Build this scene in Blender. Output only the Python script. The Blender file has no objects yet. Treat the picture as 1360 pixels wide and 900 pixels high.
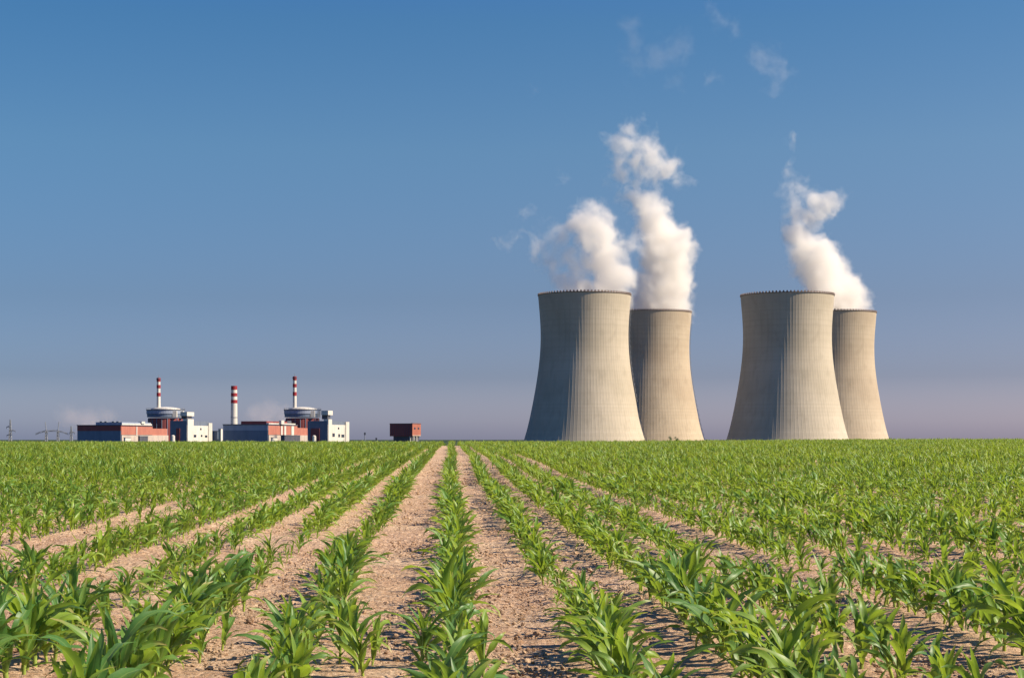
import bpy, bmesh, math, random
import numpy as np
from mathutils import Vector, Matrix

random.seed(7)
rng = np.random.default_rng(7)
R = math.radians
scene = bpy.context.scene
C = scene.collection

# ------------------------------------------------------------------ camera
F = 2078.0            # focal length in photograph pixels (1360 wide)
EYE = 1.13
HOR = 583.0           # horizon row in the photograph
cd = bpy.data.cameras.new("camera")
cam = bpy.data.objects.new("camera", cd)
C.objects.link(cam)
cam.location = (0, 0, EYE)
cam.rotation_euler = (R(90), 0, 0)
cd.sensor_width = 36.0
cd.lens = F / 1360 * 36.0
cd.shift_y = (HOR - 450.0) / 1360.0
cd.clip_start = 0.1
cd.clip_end = 60000
scene.camera = cam

# ------------------------------------------------------------------ sky + sun
SUN_AZ = 101.6        # clockwise from +Y
SUN_EL = 41.0
w = bpy.data.worlds.new("World")
scene.world = w
w.use_nodes = True
nt = w.node_tree
nt.nodes.clear()
out = nt.nodes.new("ShaderNodeOutputWorld")
bg = nt.nodes.new("ShaderNodeBackground")
sky = nt.nodes.new("ShaderNodeTexSky")
sky.sky_type = 'NISHITA'
sky.sun_disc = False
sky.sun_elevation = R(SUN_EL)
sky.sun_rotation = R(SUN_AZ)
sky.altitude = 200
sky.air_density = 1.0
sky.dust_density = 1.6
sky.ozone_density = 2.0
bg.inputs["Strength"].default_value = 0.06
# hazy summer air: the blue deepens with height, a lilac band lies on the horizon
wg = nt.nodes.new("ShaderNodeTexCoord"); ws = nt.nodes.new("ShaderNodeSeparateXYZ"); wr = nt.nodes.new("ShaderNodeValToRGB")
nt.links.new(wg.outputs["Generated"], ws.inputs[0]); nt.links.new(ws.outputs[2], wr.inputs[0])
els = wr.color_ramp.elements
for z_, c_ in ((0.0, (1.2, 1.22, 1.9)), (.011, (1.12, 1.16, 1.76)), (.04, (.63, .72, 1.13)), (.088, (.53, .636, .90)),
               (.181, (.53, .775, .96)), (.257, (.40, .75, .99)), (.40, (.16, .62, 1.4)), (1.0, (.08, .50, 1.5))):
    e_ = els.new(z_) if z_ not in (0.0, 1.0) else els[0 if z_ == 0.0 else len(els) - 1]
    e_.color = (*c_, 1)
wm = nt.nodes.new("ShaderNodeMix"); wm.data_type = 'RGBA'; wm.blend_type = 'MULTIPLY'; wm.inputs[0].default_value = 1
nt.links.new(sky.outputs[0], wm.inputs[6]); nt.links.new(wr.outputs[0], wm.inputs[7])
# paler and warmer towards the sun's side of the sky
wx = nt.nodes.new("ShaderNodeValToRGB"); wx.color_ramp.elements[0].color = (.90, .965, .98, 1); wx.color_ramp.elements[1].color = (1.26, 1.09, 1.04, 1)
wa = nt.nodes.new("ShaderNodeMapRange"); wa.inputs[1].default_value = -.35; wa.inputs[2].default_value = .45
nt.links.new(ws.outputs[0], wa.inputs[0]); nt.links.new(wa.outputs[0], wx.inputs[0])
wm2 = nt.nodes.new("ShaderNodeMix"); wm2.data_type = 'RGBA'; wm2.blend_type = 'MULTIPLY'; wm2.inputs[0].default_value = 1
nt.links.new(wm.outputs[2], wm2.inputs[6]); nt.links.new(wx.outputs[0], wm2.inputs[7])
nt.links.new(wm2.outputs[2], bg.inputs["Color"])
nt.links.new(bg.outputs[0], out.inputs["Surface"])

sd = bpy.data.lights.new("sun", 'SUN')
sd.energy = 5.0
sd.angle = R(0.5)
sd.color = (1.0, 0.86, 0.66)
sun = bpy.data.objects.new("sun", sd)
C.objects.link(sun)
sv = Vector((math.sin(R(SUN_AZ)) * math.cos(R(SUN_EL)), math.cos(R(SUN_AZ)) * math.cos(R(SUN_EL)), math.sin(R(SUN_EL))))
sun.rotation_euler = sv.to_track_quat('Z', 'Y').to_euler()
sun.location = (60, -40, 80)

vs = scene.view_settings
vs.view_transform = 'Standard'
vs.look = 'None'
vs.gamma = 1
vs.use_curve_mapping = False
vs.exposure = 0.8
scene.render.engine = 'CYCLES'
cy = scene.cycles
cy.use_denoising = True
try:
    cy.denoiser = 'OPENIMAGEDENOISE'
except Exception:
    pass
cy.max_bounces = 8
cy.diffuse_bounces = 4
cy.glossy_bounces = 2
cy.transmission_bounces = 3
cy.transparent_max_bounces = 8
cy.volume_bounces = 8
cy.volume_step_rate = 1.0
cy.sample_clamp_indirect = 8

# ------------------------------------------------------------------ helpers
def link(o, parent=None):
    C.objects.link(o)
    if parent: o.parent = parent
    return o

def tag(o, label=None, cat=None, group=None, kind=None):
    if label: o['label'] = label
    if cat: o['category'] = cat
    if group: o['group'] = group
    if kind: o['kind'] = kind
    return o

def empty(name, loc, rz=0.0, label=None, cat=None, group=None):
    o = bpy.data.objects.new(name, None)
    o.location = loc
    o.rotation_euler = (0, 0, rz)
    o.empty_display_size = 1
    link(o)
    return tag(o, label, cat, group)

def mesh_obj(name, verts, faces, mat, parent=None, smooth=False):
    me = bpy.data.meshes.new(name)
    me.from_pydata(verts, [], faces)
    me.update()
    if mat: me.materials.append(mat)
    if smooth: me.shade_smooth()
    o = bpy.data.objects.new(name, me)
    return link(o, parent)

class MB:
    """collects boxes, bars, lathes; build() links them as ONE mesh"""
    def __init__(s): s.v = []; s.f = []
    def add(s, v, f):
        n = len(s.v); s.v += [tuple(p) for p in v]; s.f += [tuple(i + n for i in q) for q in f]; return s
    def box(s, x0, x1, y0, y1, z0, z1):
        v = [(x0,y0,z0),(x1,y0,z0),(x1,y1,z0),(x0,y1,z0),(x0,y0,z1),(x1,y0,z1),(x1,y1,z1),(x0,y1,z1)]
        return s.add(v, [(0,3,2,1),(4,5,6,7),(0,1,5,4),(1,2,6,5),(2,3,7,6),(3,0,4,7)])
    def bar(s, a, b, t):
        a = Vector(a); b = Vector(b); d = (b - a).normalized()
        u = d.orthogonal().normalized(); w_ = d.cross(u)
        v = []
        for p in (a, b):
            for i in range(4):
                an = math.pi / 4 + i * math.pi / 2
                v.append(p + (u * math.cos(an) + w_ * math.sin(an)) * t * 0.7071)
        return s.add(v, [(0,1,5,4),(1,2,6,5),(2,3,7,6),(3,0,4,7),(3,2,1,0),(4,5,6,7)])
    def lathe(s, prof, n=32, cx=0, cy=0, cap=True):
        v = []; f = []
        for r, z in prof:
            for i in range(n):
                a = 2 * math.pi * i / n
                v.append((cx + r * math.cos(a), cy + r * math.sin(a), z))
        for j in range(len(prof) - 1):
            for i in range(n):
                k = (i + 1) % n
                f.append((j*n+i, j*n+k, (j+1)*n+k, (j+1)*n+i))
        if cap:
            f.append(tuple(range(n))[::-1]); f.append(tuple((len(prof)-1)*n + i for i in range(n)))
        return s.add(v, f)
    def build(s, name, mat, parent=None, smooth=False):
        return mesh_obj(name, s.v, s.f, mat, parent, smooth)

# value noise on numpy arrays
_perm = np.random.default_rng(3).random((64, 64))
def vnoise(x, y):
    xi = np.floor(x).astype(int); yi = np.floor(y).astype(int)
    fx = x - xi; fy = y - yi
    fx = fx*fx*(3-2*fx); fy = fy*fy*(3-2*fy)
    g = lambda a, b: _perm[a % 64, b % 64]
    return ((g(xi,yi)*(1-fx)+g(xi+1,yi)*fx)*(1-fy) + (g(xi,yi+1)*(1-fx)+g(xi+1,yi+1)*fx)*fy) * 2 - 1
def fbm(x, y, o=4):
    t = 0; a = 1.0
    for i in range(o):
        t = t + a * vnoise(x + 17.3*i, y - 9.1*i); x = x*2.03; y = y*2.03; a *= .5
    return t

# ------------------------------------------------------------------ the lie of the land
_Yk = np.array([-50, 0, 18, 26, 35, 50, 75, 100, 122, 140, 170, 300, 600, 1000, 60000.])
_Zk = np.array([0, 0, .07, .14, .20, .37, .49, .57, .61, .55, .25, -2.5, -8, -14, -14.])
_yy = np.concatenate([np.arange(-50, 400, .5), np.arange(400, 1400, 5.), [60000.]])
_zz = np.interp(_yy, _Yk, _Zk)
_k = np.ones(25) / 25
_zs = np.convolve(np.pad(_zz, 12, mode='edge'), _k, 'valid')
def ground_z(x, y):
    x = np.asarray(x, float); y = np.asarray(y, float)
    z = np.interp(y, _yy, _zs)
    s = np.clip((y - 55) / 65, 0, 1); s = s*s*(3-2*s) * np.clip((400 - y) / 200, 0, 1)
    z = z + s * np.interp(x, [-80, -8, 6, 30, 80, 300], [0, 0, .02, .19, .24, .30])
    return z

ROW_ANG = math.atan2(-80.0, F)      # rows converge at column 600
ca, sa = math.cos(ROW_ANG), math.sin(ROW_ANG)
def rowxy(s_, t):                   # s_ across the rows, t along them
    bend = 0.05 * np.sin(np.asarray(t) * .13 + .2) * np.clip(np.asarray(t) / 20., 0, 1)
    s2 = s_ + bend
    return s2 * ca + t * sa, t * ca - s2 * sa

rows = [-2.95, -2.15, -1.5, -.85, 0, .7, 1.33, 1.95, 2.8]
left = [-3.5, -3.93, -4.35]
s_ = -4.35
while s_ > -75: s_ -= .68; left.append(s_)
right = []
s_ = 2.8
while s_ < 75: s_ += .66; right.append(s_)
rows = sorted(rows + left + right)
rows_a = np.array(rows)

def axis(segs):
    out_ = [segs[0][0]]
    for a, b, st in segs:
        n = max(1, int(round((b - a) / st)))
        out_ += list(np.linspace(a, b, n + 1)[1:])
    return np.array(out_)

# ------------------------------------------------------------------ materials
def newmat(name):
    m = bpy.data.materials.new(name); m.use_nodes = True
    n = m.node_tree.nodes; l = m.node_tree.links
    return m, n, l, n["Principled BSDF"]

def noise_mat(name, c1, c2, scale=.5, rough=.8, bump=0.0, stretch=(1, 1, 1), detail=4, spec=.3):
    m, n, l, p = newmat(name)
    tc = n.new("ShaderNodeTexCoord"); mp = n.new("ShaderNodeMapping"); mp.inputs["Scale"].default_value = stretch
    nz = n.new("ShaderNodeTexNoise"); nz.inputs["Scale"].default_value = scale; nz.inputs["Detail"].default_value = detail
    cr = n.new("ShaderNodeValToRGB"); cr.color_ramp.elements[0].position = .3; cr.color_ramp.elements[1].position = .7
    cr.color_ramp.elements[0].color = (*c1, 1); cr.color_ramp.elements[1].color = (*c2, 1)
    l.new(tc.outputs["Object"], mp.inputs[0]); l.new(mp.outputs[0], nz.inputs["Vector"])
    l.new(nz.outputs["Fac"], cr.inputs[0]); l.new(cr.outputs[0], p.inputs["Base Color"])
    p.inputs["Roughness"].default_value = rough
    p.inputs["Specular IOR Level"].default_value = spec
    if bump:
        b = n.new("ShaderNodeBump"); b.inputs["Strength"].default_value = bump
        l.new(nz.outputs["Fac"], b.inputs["Height"]); l.new(b.outputs[0], p.inputs["Normal"])
    return m

def math_node(n, l, op, a, b=None, clamp=False):
    m = n.new("ShaderNodeMath"); m.operation = op; m.use_clamp = clamp
    for i, v in enumerate((a, b)):
        if v is None: continue
        if isinstance(v, (int, float)): m.inputs[i].default_value = v
        else: l.new(v, m.inputs[i])
    return m.outputs[0]

def mixcol(n, l, fac, a, b, mode='MIX'):
    m = n.new("ShaderNodeMix"); m.data_type = 'RGBA'; m.blend_type = mode
    for i, v in ((0, fac), (6, a), (7, b)):
        if isinstance(v, (int, float)): m.inputs[i].default_value = v
        elif isinstance(v, tuple): m.inputs[i].default_value = (*v, 1)
        else: l.new(v, m.inputs[i])
    return m.outputs[2]

def soil_material():
    m, n, l, p = newmat("dry_clay_soil")
    g = n.new("ShaderNodeNewGeometry"); pos = g.outputs["Position"]
    def noise(sc, det=4, rough=.6):
        t = n.new("ShaderNodeTexNoise"); t.inputs["Scale"].default_value = sc; t.inputs["Detail"].default_value = det
        t.inputs["Roughness"].default_value = rough; l.new(pos, t.inputs["Vector"]); return t.outputs["Fac"]
    def ramp(x, a, b, lo=0., hi=1.):
        mr = n.new("ShaderNodeMapRange"); mr.inputs[1].default_value = a; mr.inputs[2].default_value = b
        mr.inputs[3].default_value = lo; mr.inputs[4].default_value = hi; l.new(x, mr.inputs[0]); return mr.outputs[0]
    big = noise(.5, 3); mid = noise(5, 5); fine = noise(42, 6, .7)
    c = mixcol(n, l, ramp(mid, .3, .7), (.43, .262, .155), (.54, .35, .215))
    c = mixcol(n, l, ramp(big, .42, .66), c, (.60, .42, .265))
    c = mixcol(n, l, ramp(fine, .60, .74), c, (.70, .54, .39))
    c = mixcol(n, l, ramp(fine, .42, .30), c, (.25, .14, .085))
    # crumbs: each small clod its own tone, some dark brown, some pale
    for sc_, amt in ((30., .55), (75., .5)):
        v = n.new("ShaderNodeTexVoronoi"); v.inputs["Scale"].default_value = sc_; l.new(pos, v.inputs["Vector"])
        vs_ = n.new("ShaderNodeSeparateXYZ"); l.new(v.outputs["Color"], vs_.inputs[0])
        c = mixcol(n, l, ramp(vs_.outputs[0], .70, 1.0, 0, amt), c, (.24, .13, .07))
        c = mixcol(n, l, ramp(vs_.outputs[1], .75, 1.0, 0, amt), c, (.74, .56, .39))
    # far fields beyond the crest: green, darkened to limit light bounced onto the towers
    sep = n.new("ShaderNodeSeparateXYZ"); l.new(pos, sep.inputs[0])
    far = ramp(sep.outputs[1], 128, 150)
    fn = noise(.02, 4)
    gcol = mixcol(n, l, ramp(fn, .4, .6), (.022, .04, .014), (.035, .05, .022))
    c = mixcol(n, l, far, c, gcol)
    l.new(c, p.inputs["Base Color"])
    p.inputs["Roughness"].default_value = .95; p.inputs["Specular IOR Level"].default_value = .15
    vo = n.new("ShaderNodeTexVoronoi"); vo.inputs["Scale"].default_value = 26; l.new(pos, vo.inputs["Vector"])
    vo2 = n.new("ShaderNodeTexVoronoi"); vo2.inputs["Scale"].default_value = 9; l.new(pos, vo2.inputs["Vector"])
    h = math_node(n, l, 'ADD', math_node(n, l, 'MULTIPLY', vo.outputs["Distance"], -.5), math_node(n, l, 'MULTIPLY', fine, .9))
    h = math_node(n, l, 'ADD', h, math_node(n, l, 'MULTIPLY', vo2.outputs["Distance"], -.8))
    b = n.new("ShaderNodeBump"); b.inputs["Strength"].default_value = 1; b.inputs["Distance"].default_value = .04
    l.new(h, b.inputs["Height"]); l.new(b.outputs[0], p.inputs["Normal"])
    return m
M_SOIL = soil_material()

def leaf_material(name, stem=False):
    m, n, l, p = newmat(name)
    g = n.new("ShaderNodeNewGeometry"); oi = n.new("ShaderNodeObjectInfo")
    uv = n.new("ShaderNodeUVMap"); uv.uv_map = "UVMap"
    sep = n.new("ShaderNodeSeparateXYZ"); l.new(uv.outputs[0], sep.inputs[0])
    def mr(x, a, b, lo=0., hi=1.):
        q = n.new("ShaderNodeMapRange"); q.inputs[1].default_value = a; q.inputs[2].default_value = b
        q.inputs[3].default_value = lo; q.inputs[4].default_value = hi; l.new(x, q.inputs[0]); return q.outputs[0]
    nz = n.new("ShaderNodeTexNoise"); nz.inputs["Scale"].default_value = .22; nz.inputs["Detail"].default_value = 3
    l.new(g.outputs["Position"], nz.inputs["Vector"])
    nf = n.new("ShaderNodeTexNoise"); nf.inputs["Scale"].default_value = 9; nf.inputs["Detail"].default_value = 2
    l.new(g.outputs["Position"], nf.inputs["Vector"])
    # yellow-green against blue-green plants
    k = math_node(n, l, 'ADD', mr(nz.outputs["Fac"], .35, .65), mr(oi.outputs["Random"], 0, 1, -.65, .65), True)
    c = mixcol(n, l, k, (.100, .225, .026), (.27, .375, .028))
    c = mixcol(n, l, mr(nf.outputs["Fac"], .35, .7, 0, .5), c, (.075, .175, .028))
    # nearest plants: bluish gloss of the leaves painted in as a deeper green
    sp = n.new("ShaderNodeSeparateXYZ"); l.new(g.outputs["Position"], sp.inputs[0])
    c = mixcol(n, l, math_node(n, l, 'MULTIPLY', mr(sp.outputs[1], 15, 8.5), mr(oi.outputs["Random"], 1, 0, .1, .75)), c, (.050, .150, .045))
    # paler towards the leaf base and the stalk
    c = mixcol(n, l, mr(sep.outputs[1], .22, 0, 0, .75), c, (.32, .36, .06))
    # pale midrib
    d = math_node(n, l, 'ABSOLUTE', math_node(n, l, 'SUBTRACT', sep.outputs[0], .5))
    rib = mr(d, .07, .02, 0, .55)
    c = mixcol(n, l, rib, c, (.26, .36, .10))
    # fine parallel veins
    wv = math_node(n, l, 'SINE', math_node(n, l, 'MULTIPLY', sep.outputs[0], 70.))
    c = mixcol(n, l, mr(wv, -1, 1, 0, .16), c, (.15, .26, .05))
    # the odd dried tip
    dry = math_node(n, l, 'MULTIPLY', mr(sep.outputs[1], .80, 1.0), mr(oi.outputs["Random"], .45, .6))
    c = mixcol(n, l, dry, c, (.42, .32, .12))
    p.inputs["Roughness"].default_value = .44
    p.inputs["Specular IOR Level"].default_value = .42
    l.new(c, p.inputs["Base Color"])
    if stem: return m
    tr = n.new("ShaderNodeBsdfTranslucent")
    tc = mixcol(n, l, .5, c, (.46, .60, .03))
    l.new(tc, tr.inputs["Color"])
    mx = n.new("ShaderNodeMixShader"); mx.inputs[0].default_value = .42
    l.new(p.outputs[0], mx.inputs[1]); l.new(tr.outputs[0], mx.inputs[2])
    l.new(mx.outputs[0], n["Material Output"].inputs["Surface"])
    return m
M_LEAF = leaf_material("maize_leaf")
M_STEM = leaf_material("maize_stem", True)

def concrete_material(name, tint):
    m, n, l, p = newmat(name)
    tc = n.new("ShaderNodeTexCoord"); pos = tc.outputs["Object"]
    sep = n.new("ShaderNodeSeparateXYZ"); l.new(pos, sep.inputs[0])
    def noise(sc, stretch=(1, 1, 1), det=5):
        mp = n.new("ShaderNodeMapping"); mp.inputs["Scale"].default_value = stretch; l.new(pos, mp.inputs[0])
        t = n.new("ShaderNodeTexNoise"); t.inputs["Scale"].default_value = sc; t.inputs["Detail"].default_value = det
        l.new(mp.outputs[0], t.inputs["Vector"]); return t.outputs["Fac"]
    def mr(x, a, b, lo=0., hi=1.):
        q = n.new("ShaderNodeMapRange"); q.inputs[1].default_value = a; q.inputs[2].default_value = b
        q.inputs[3].default_value = lo; q.inputs[4].default_value = hi; l.new(x, q.inputs[0]); return q.outputs[0]
    a, b_ = tint
    c = mixcol(n, l, mr(noise(.03), .35, .65), a, b_)
    # rain streaks run down the shell
    c = mixcol(n, l, mr(noise(.35, (1, 1, .03)), .50, .75, 0, .32), c, tuple(v * .66 for v in a))
    # blotches, some from repairs
    c = mixcol(n, l, mr(noise(.12, (1, 1, .8)), .56, .70, 0, .28), c, tuple(v * .7 for v in a))
    # concrete lifts about 1.6 m tall, each a slightly different batch
    lift = math_node(n, l, 'FLOOR', math_node(n, l, 'MULTIPLY', sep.outputs[2], .62))
    wn = n.new("ShaderNodeTexWhiteNoise"); wn.noise_dimensions = '1D'; l.new(lift, wn.inputs["W"])
    c = mixcol(n, l, mr(wn.outputs["Value"], 0, 1, 0, .20), c, tuple(v * .75 for v in a))
    l.new(c, p.inputs["Base Color"])
    p.inputs["Roughness"].default_value = .9; p.inputs["Specular IOR Level"].default_value = .2
    return m
M_CONC = concrete_material("weathered_concrete", ((.40, .34, .25), (.47, .40, .30)))
M_CONC_B = concrete_material("weathered_concrete_warm", ((.38, .30, .21), (.45, .365, .26)))
M_RIM = noise_mat("shade_toned_rim_concrete", (.15, .105, .085), (.23, .175, .14), .2)  # brown tone stands for the inner shade showing between the rim teeth

def panel_mat(name, c, c2=None, scale=.25):
    return noise_mat(name, c, c2 or tuple(v * .8 for v in c), scale, .6, stretch=(1, 1, .3))
M_BRICK = panel_mat("orange_cladding", (.42, .16, .11), (.34, .125, .09))
M_BRICK_DULL = panel_mat('dull_orange_cladding', (.36, .125, .08), (.29, .10, .07))  # a duller, darker orange for the lone red building
M_MAROON = panel_mat("maroon_cladding", (.26, .065, .055), (.19, .05, .05))
M_STEEL = panel_mat("blue_grey_cladding", (.14, .175, .235), (.11, .145, .20))
M_GREYCL = panel_mat("pale_grey_cladding", (.27, .31, .38), (.22, .25, .32))
M_BLUECL = panel_mat("shaded_blue_grey_wall", (.15, .175, .22), (.12, .14, .18))  # auxiliary walls facing away from the sun, their shade put into the colour
M_WHITE = panel_mat("white_panels", (.62, .58, .50), (.50, .465, .40))
M_TAN = panel_mat("tan_panels", (.50, .42, .34), (.36, .30, .26))
M_ROOF = panel_mat("dark_roof", (.09, .09, .11), (.06, .065, .08))
M_GLASS, _n, _l, _p = newmat("dark_window_glass")
_p.inputs["Base Color"].default_value = (.02, .03, .05, 1); _p.inputs["Roughness"].default_value = .1
M_RED = panel_mat("red_paint", (.30, .025, .03), (.22, .02, .025))
M_PIPE = noise_mat("galvanised_steel", (.16, .17, .19), (.22, .23, .25), 1, .5)
M_TREE = noise_mat("tree_leaves", (.035, .06, .02), (.06, .09, .03), .8)
M_BARK = noise_mat("bark", (.08, .06, .045), (.13, .10, .07), 1.5)

# ------------------------------------------------------------------ ground
def build_ground():
    xs = axis([(-30000, -3000, 4500), (-3000, -300, 300), (-300, -80, 20), (-80, -20, 1.5), (-20, -6, .25), (-6, 6, .045), (6, 20, .25), (20, 80, 1.5), (80, 300, 20), (300, 3000, 300), (3000, 30000, 4500)])
    ys = axis([(-3000, -50, 300), (-50, 0, 5), (0, 5.5, .5), (5.5, 22, .045), (22, 60, .2), (60, 170, 1.), (170, 1200, 12), (1200, 6000, 200), (6000, 40000, 3000)])
    X, Y = np.meshgrid(xs, ys)
    Z = ground_z(X, Y)
    near = np.clip((70 - Y) / 30, 0, 1) * np.clip((26 - np.abs(X)) / 12, 0, 1)
    s = X * ca - Y * sa
    d = np.min(np.abs(s[..., None] - rows_a[None, None, (rows_a > -28) & (rows_a < 28)]), axis=-1) if False else None
    # a low ridge under each plant row: nearest row through a sorted search
    idx = np.clip(np.searchsorted(rows_a, s), 1, len(rows_a) - 1)
    dd = np.minimum(np.abs(s - rows_a[idx - 1]), np.abs(s - rows_a[idx]))
    Z = Z + near * .022 * np.exp(-(dd / .13) ** 2)
    Z = Z + near * (.020 * fbm(X * 1.1, Y * .9, 3) + .009 * fbm(X * 7, Y * 7, 3))
    cl = vnoise(X * 13 + 5, Y * 13)
    Z = Z + near * .012 * np.clip(cl - .1, 0, 1)
    ny, nx = X.shape
    V = np.stack([X.ravel(), Y.ravel(), Z.ravel()], 1)
    i = np.arange((ny - 1) * nx).reshape(ny - 1, nx)[:, :-1].ravel()
    Fc = np.stack([i, i + 1, i + nx + 1, i + nx], 1)
    me = bpy.data.meshes.new("ground")
    me.vertices.add(len(V)); me.vertices.foreach_set("co", V.astype(np.float32).ravel())
    me.loops.add(Fc.size); me.loops.foreach_set("vertex_index", Fc.astype(np.int32).ravel())
    me.polygons.add(len(Fc)); me.polygons.foreach_set("loop_start", (np.arange(len(Fc)) * 4).astype(np.int32))
    me.polygons.foreach_set("loop_total", np.full(len(Fc), 4, np.int32))
    me.update(); me.materials.append(M_SOIL); me.shade_smooth()
    o = link(bpy.data.objects.new("ground", me))
    tag(o, "dry reddish brown field soil running to the horizon", None, None, "structure")
build_ground()

# ------------------------------------------------------------------ maize plants
def leaf_geo(L, W, th0, droop, az, z0, seg=9, wave=.0, twist=.0, side=.0, rnd=random):
    """blade along a falling curve, V-folded, as verts/faces/uvs"""
    v = []; f = []; uv = []
    p = Vector((0, 0, z0)); th = th0
    ph = rnd.uniform(0, 6.28); fold0 = rnd.uniform(.35, .55)
    az_ = az
    for i in range(seg + 1):
        t = i / seg
        wdt = W * (min(1, .42 + t * 2.6) if t < .28 else 1.0) * (1 - max(0, (t - .38) / .62) ** 1.9) 
        wdt = max(wdt, .0015) * .5
        d = Vector((math.sin(th) * math.cos(az_), math.sin(th) * math.sin(az_), math.cos(th)))
        sd_ = Vector((-math.sin(az_), math.cos(az_), 0))
        up = sd_.cross(d) * -1
        if up.z < 0 and th < 1.5: up = -up
        tw = twist * t * t
        s2 = sd_ * math.cos(tw) + up * math.sin(tw); u2 = up * math.cos(tw) - sd_ * math.sin(tw)
        fold = fold0 * (1 - .6 * t)
        wv = wave * math.sin(t * 13 + ph) * wdt; wv2 = wave * math.sin(t * 13 + ph + 2.2) * wdt
        v += [p - s2 * wdt + u2 * (wdt * fold + wv), p - s2 * wdt * .5 + u2 * (wdt * fold * .42 + wv * .3), p.copy(),
              p + s2 * wdt * .5 + u2 * (wdt * fold * .42 + wv2 * .3), p + s2 * wdt + u2 * (wdt * fold + wv2)]
        uv += [(0, t), (.25, t), (.5, t), (.75, t), (1, t)]
        p = p + d * (L / seg)
        th += droop / seg * (.35 + 1.9 * t * t + .3)
        az_ += side / seg
    for i in range(seg):
        for j in range(4):
            a = i * 5 + j
            f.append((a, a + 1, a + 6, a + 5))
    return v, f, uv

def mk_mesh(name, parts, mats):
    """parts: list of (v, f, uv, matindex)"""
    V = []; Fs = []; UV = []; MI = []
    for v, f, uv, mi in parts:
        n = len(V); V += [tuple(p) for p in v]; UV += uv
        for q in f: Fs.append(tuple(i + n for i in q)); MI.append(mi)
    me = bpy.data.meshes.new(name); me.from_pydata(V, [], Fs); me.update()
    l = me.uv_layers.new(name="UVMap")
    vi = np.empty(len(me.loops), np.int32); me.loops.foreach_get("vertex_index", vi)
    l.data.foreach_set("uv", np.array(UV, np.float32)[vi].ravel())
    for m in mats: me.materials.append(m)
    me.polygons.foreach_set("material_index", np.array(MI, np.int32)); me.shade_smooth()
    return me

def stem_geo(h, r0, r1, lean, n=7, seg=5):
    v = []; f = []; uv = []
    for j in range(seg + 1):
        t = j / seg; r = r0 + (r1 - r0) * t; c = Vector((lean[0] * t * t, lean[1] * t * t, h * t - .02))
        if j in (1, 3): r *= 1.12
        for i in range(n):
            a = 2 * math.pi * i / n
            v.append(c + Vector((r * math.cos(a), r * math.sin(a), 0))); uv.append((.25, .02 + .12 * t))
    for j in range(seg):
        for i in range(n):
            k = (i + 1) % n; f.append((j*n+i, j*n+k, (j+1)*n+k, (j+1)*n+i))
    return v, f, uv

def plant_parts(seed, small=False, seg=9):
    r = random.Random(seed)
    H = 1.0 if not small else .7
    sh = r.uniform(.15, .20) * H
    lean = (r.uniform(-.02, .02), r.uniform(-.02, .02))
    stem = stem_geo(sh + .06, r.uniform(.0065, .0095) * H, .006, lean)
    az = r.uniform(0, 6.28); leaves = []
    nl = r.choice((6, 7, 7, 8)) if not small else 5
    for i in range(nl):
        t = i / (nl - 1)
        a = az + math.pi * i + r.uniform(-.55, .55)
        L = (.13 + .19 * math.sin(math.pi * (.22 + .6 * t))) * r.uniform(.7, 1.25) * H
        W = (.0175 + .022 * math.sin(math.pi * (.2 + .62 * t))) * r.uniform(.85, 1.2) * H
        th0 = r.uniform(.25, .78) * (1 - .6 * t)
        droop = r.uniform(.7, 3.1) * (1 - .35 * t)
        z0 = (.02 + .87 * t ** 1.3 * sh)
        leaves.append(leaf_geo(L, W, th0, droop, a, z0, seg, r.uniform(.25, .7), r.uniform(-1.8, 1.8), r.uniform(-1., 1.), r))
    # the rolled upright whorl in the middle
    for i in range(2):
        leaves.append(leaf_geo(r.uniform(.16, .24) * H, .034 * H, r.uniform(.06, .2), r.uniform(.3, .9), az + 1.2 + i * 2.6, sh * .8, seg, .15, r.uniform(-.8, .8), 0, r))
    return stem, leaves

NV = 20
leaf_me = []; stem_me = []; whole = []
for i in range(NV):
    st, lv = plant_parts(100 + i, small=(i >= 17))
    leaf_me.append(mk_mesh("leaves", [(*q, 0) for q in lv], [M_LEAF]))
    stem_me.append(mk_mesh("stem", [(*st, 0)], [M_STEM]))
    me = mk_mesh("maize_whole", [(*q, 0) for q in lv] + [(*st, 1)], [M_LEAF, M_STEM])
    whole.append(bpy.data.objects.new("maize_pattern_%02d" % i, me))   # never linked to the scene
far_src = []
for i in range(6):
    st, lv = plant_parts(300 + i, seg=4)
    me = mk_mesh("maize_far", [(*q, 0) for q in lv] + [(*st, 1)], [M_LEAF, M_STEM])
    whole.append(bpy.data.objects.new("maize_far_pattern_%02d" % i, me))

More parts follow.
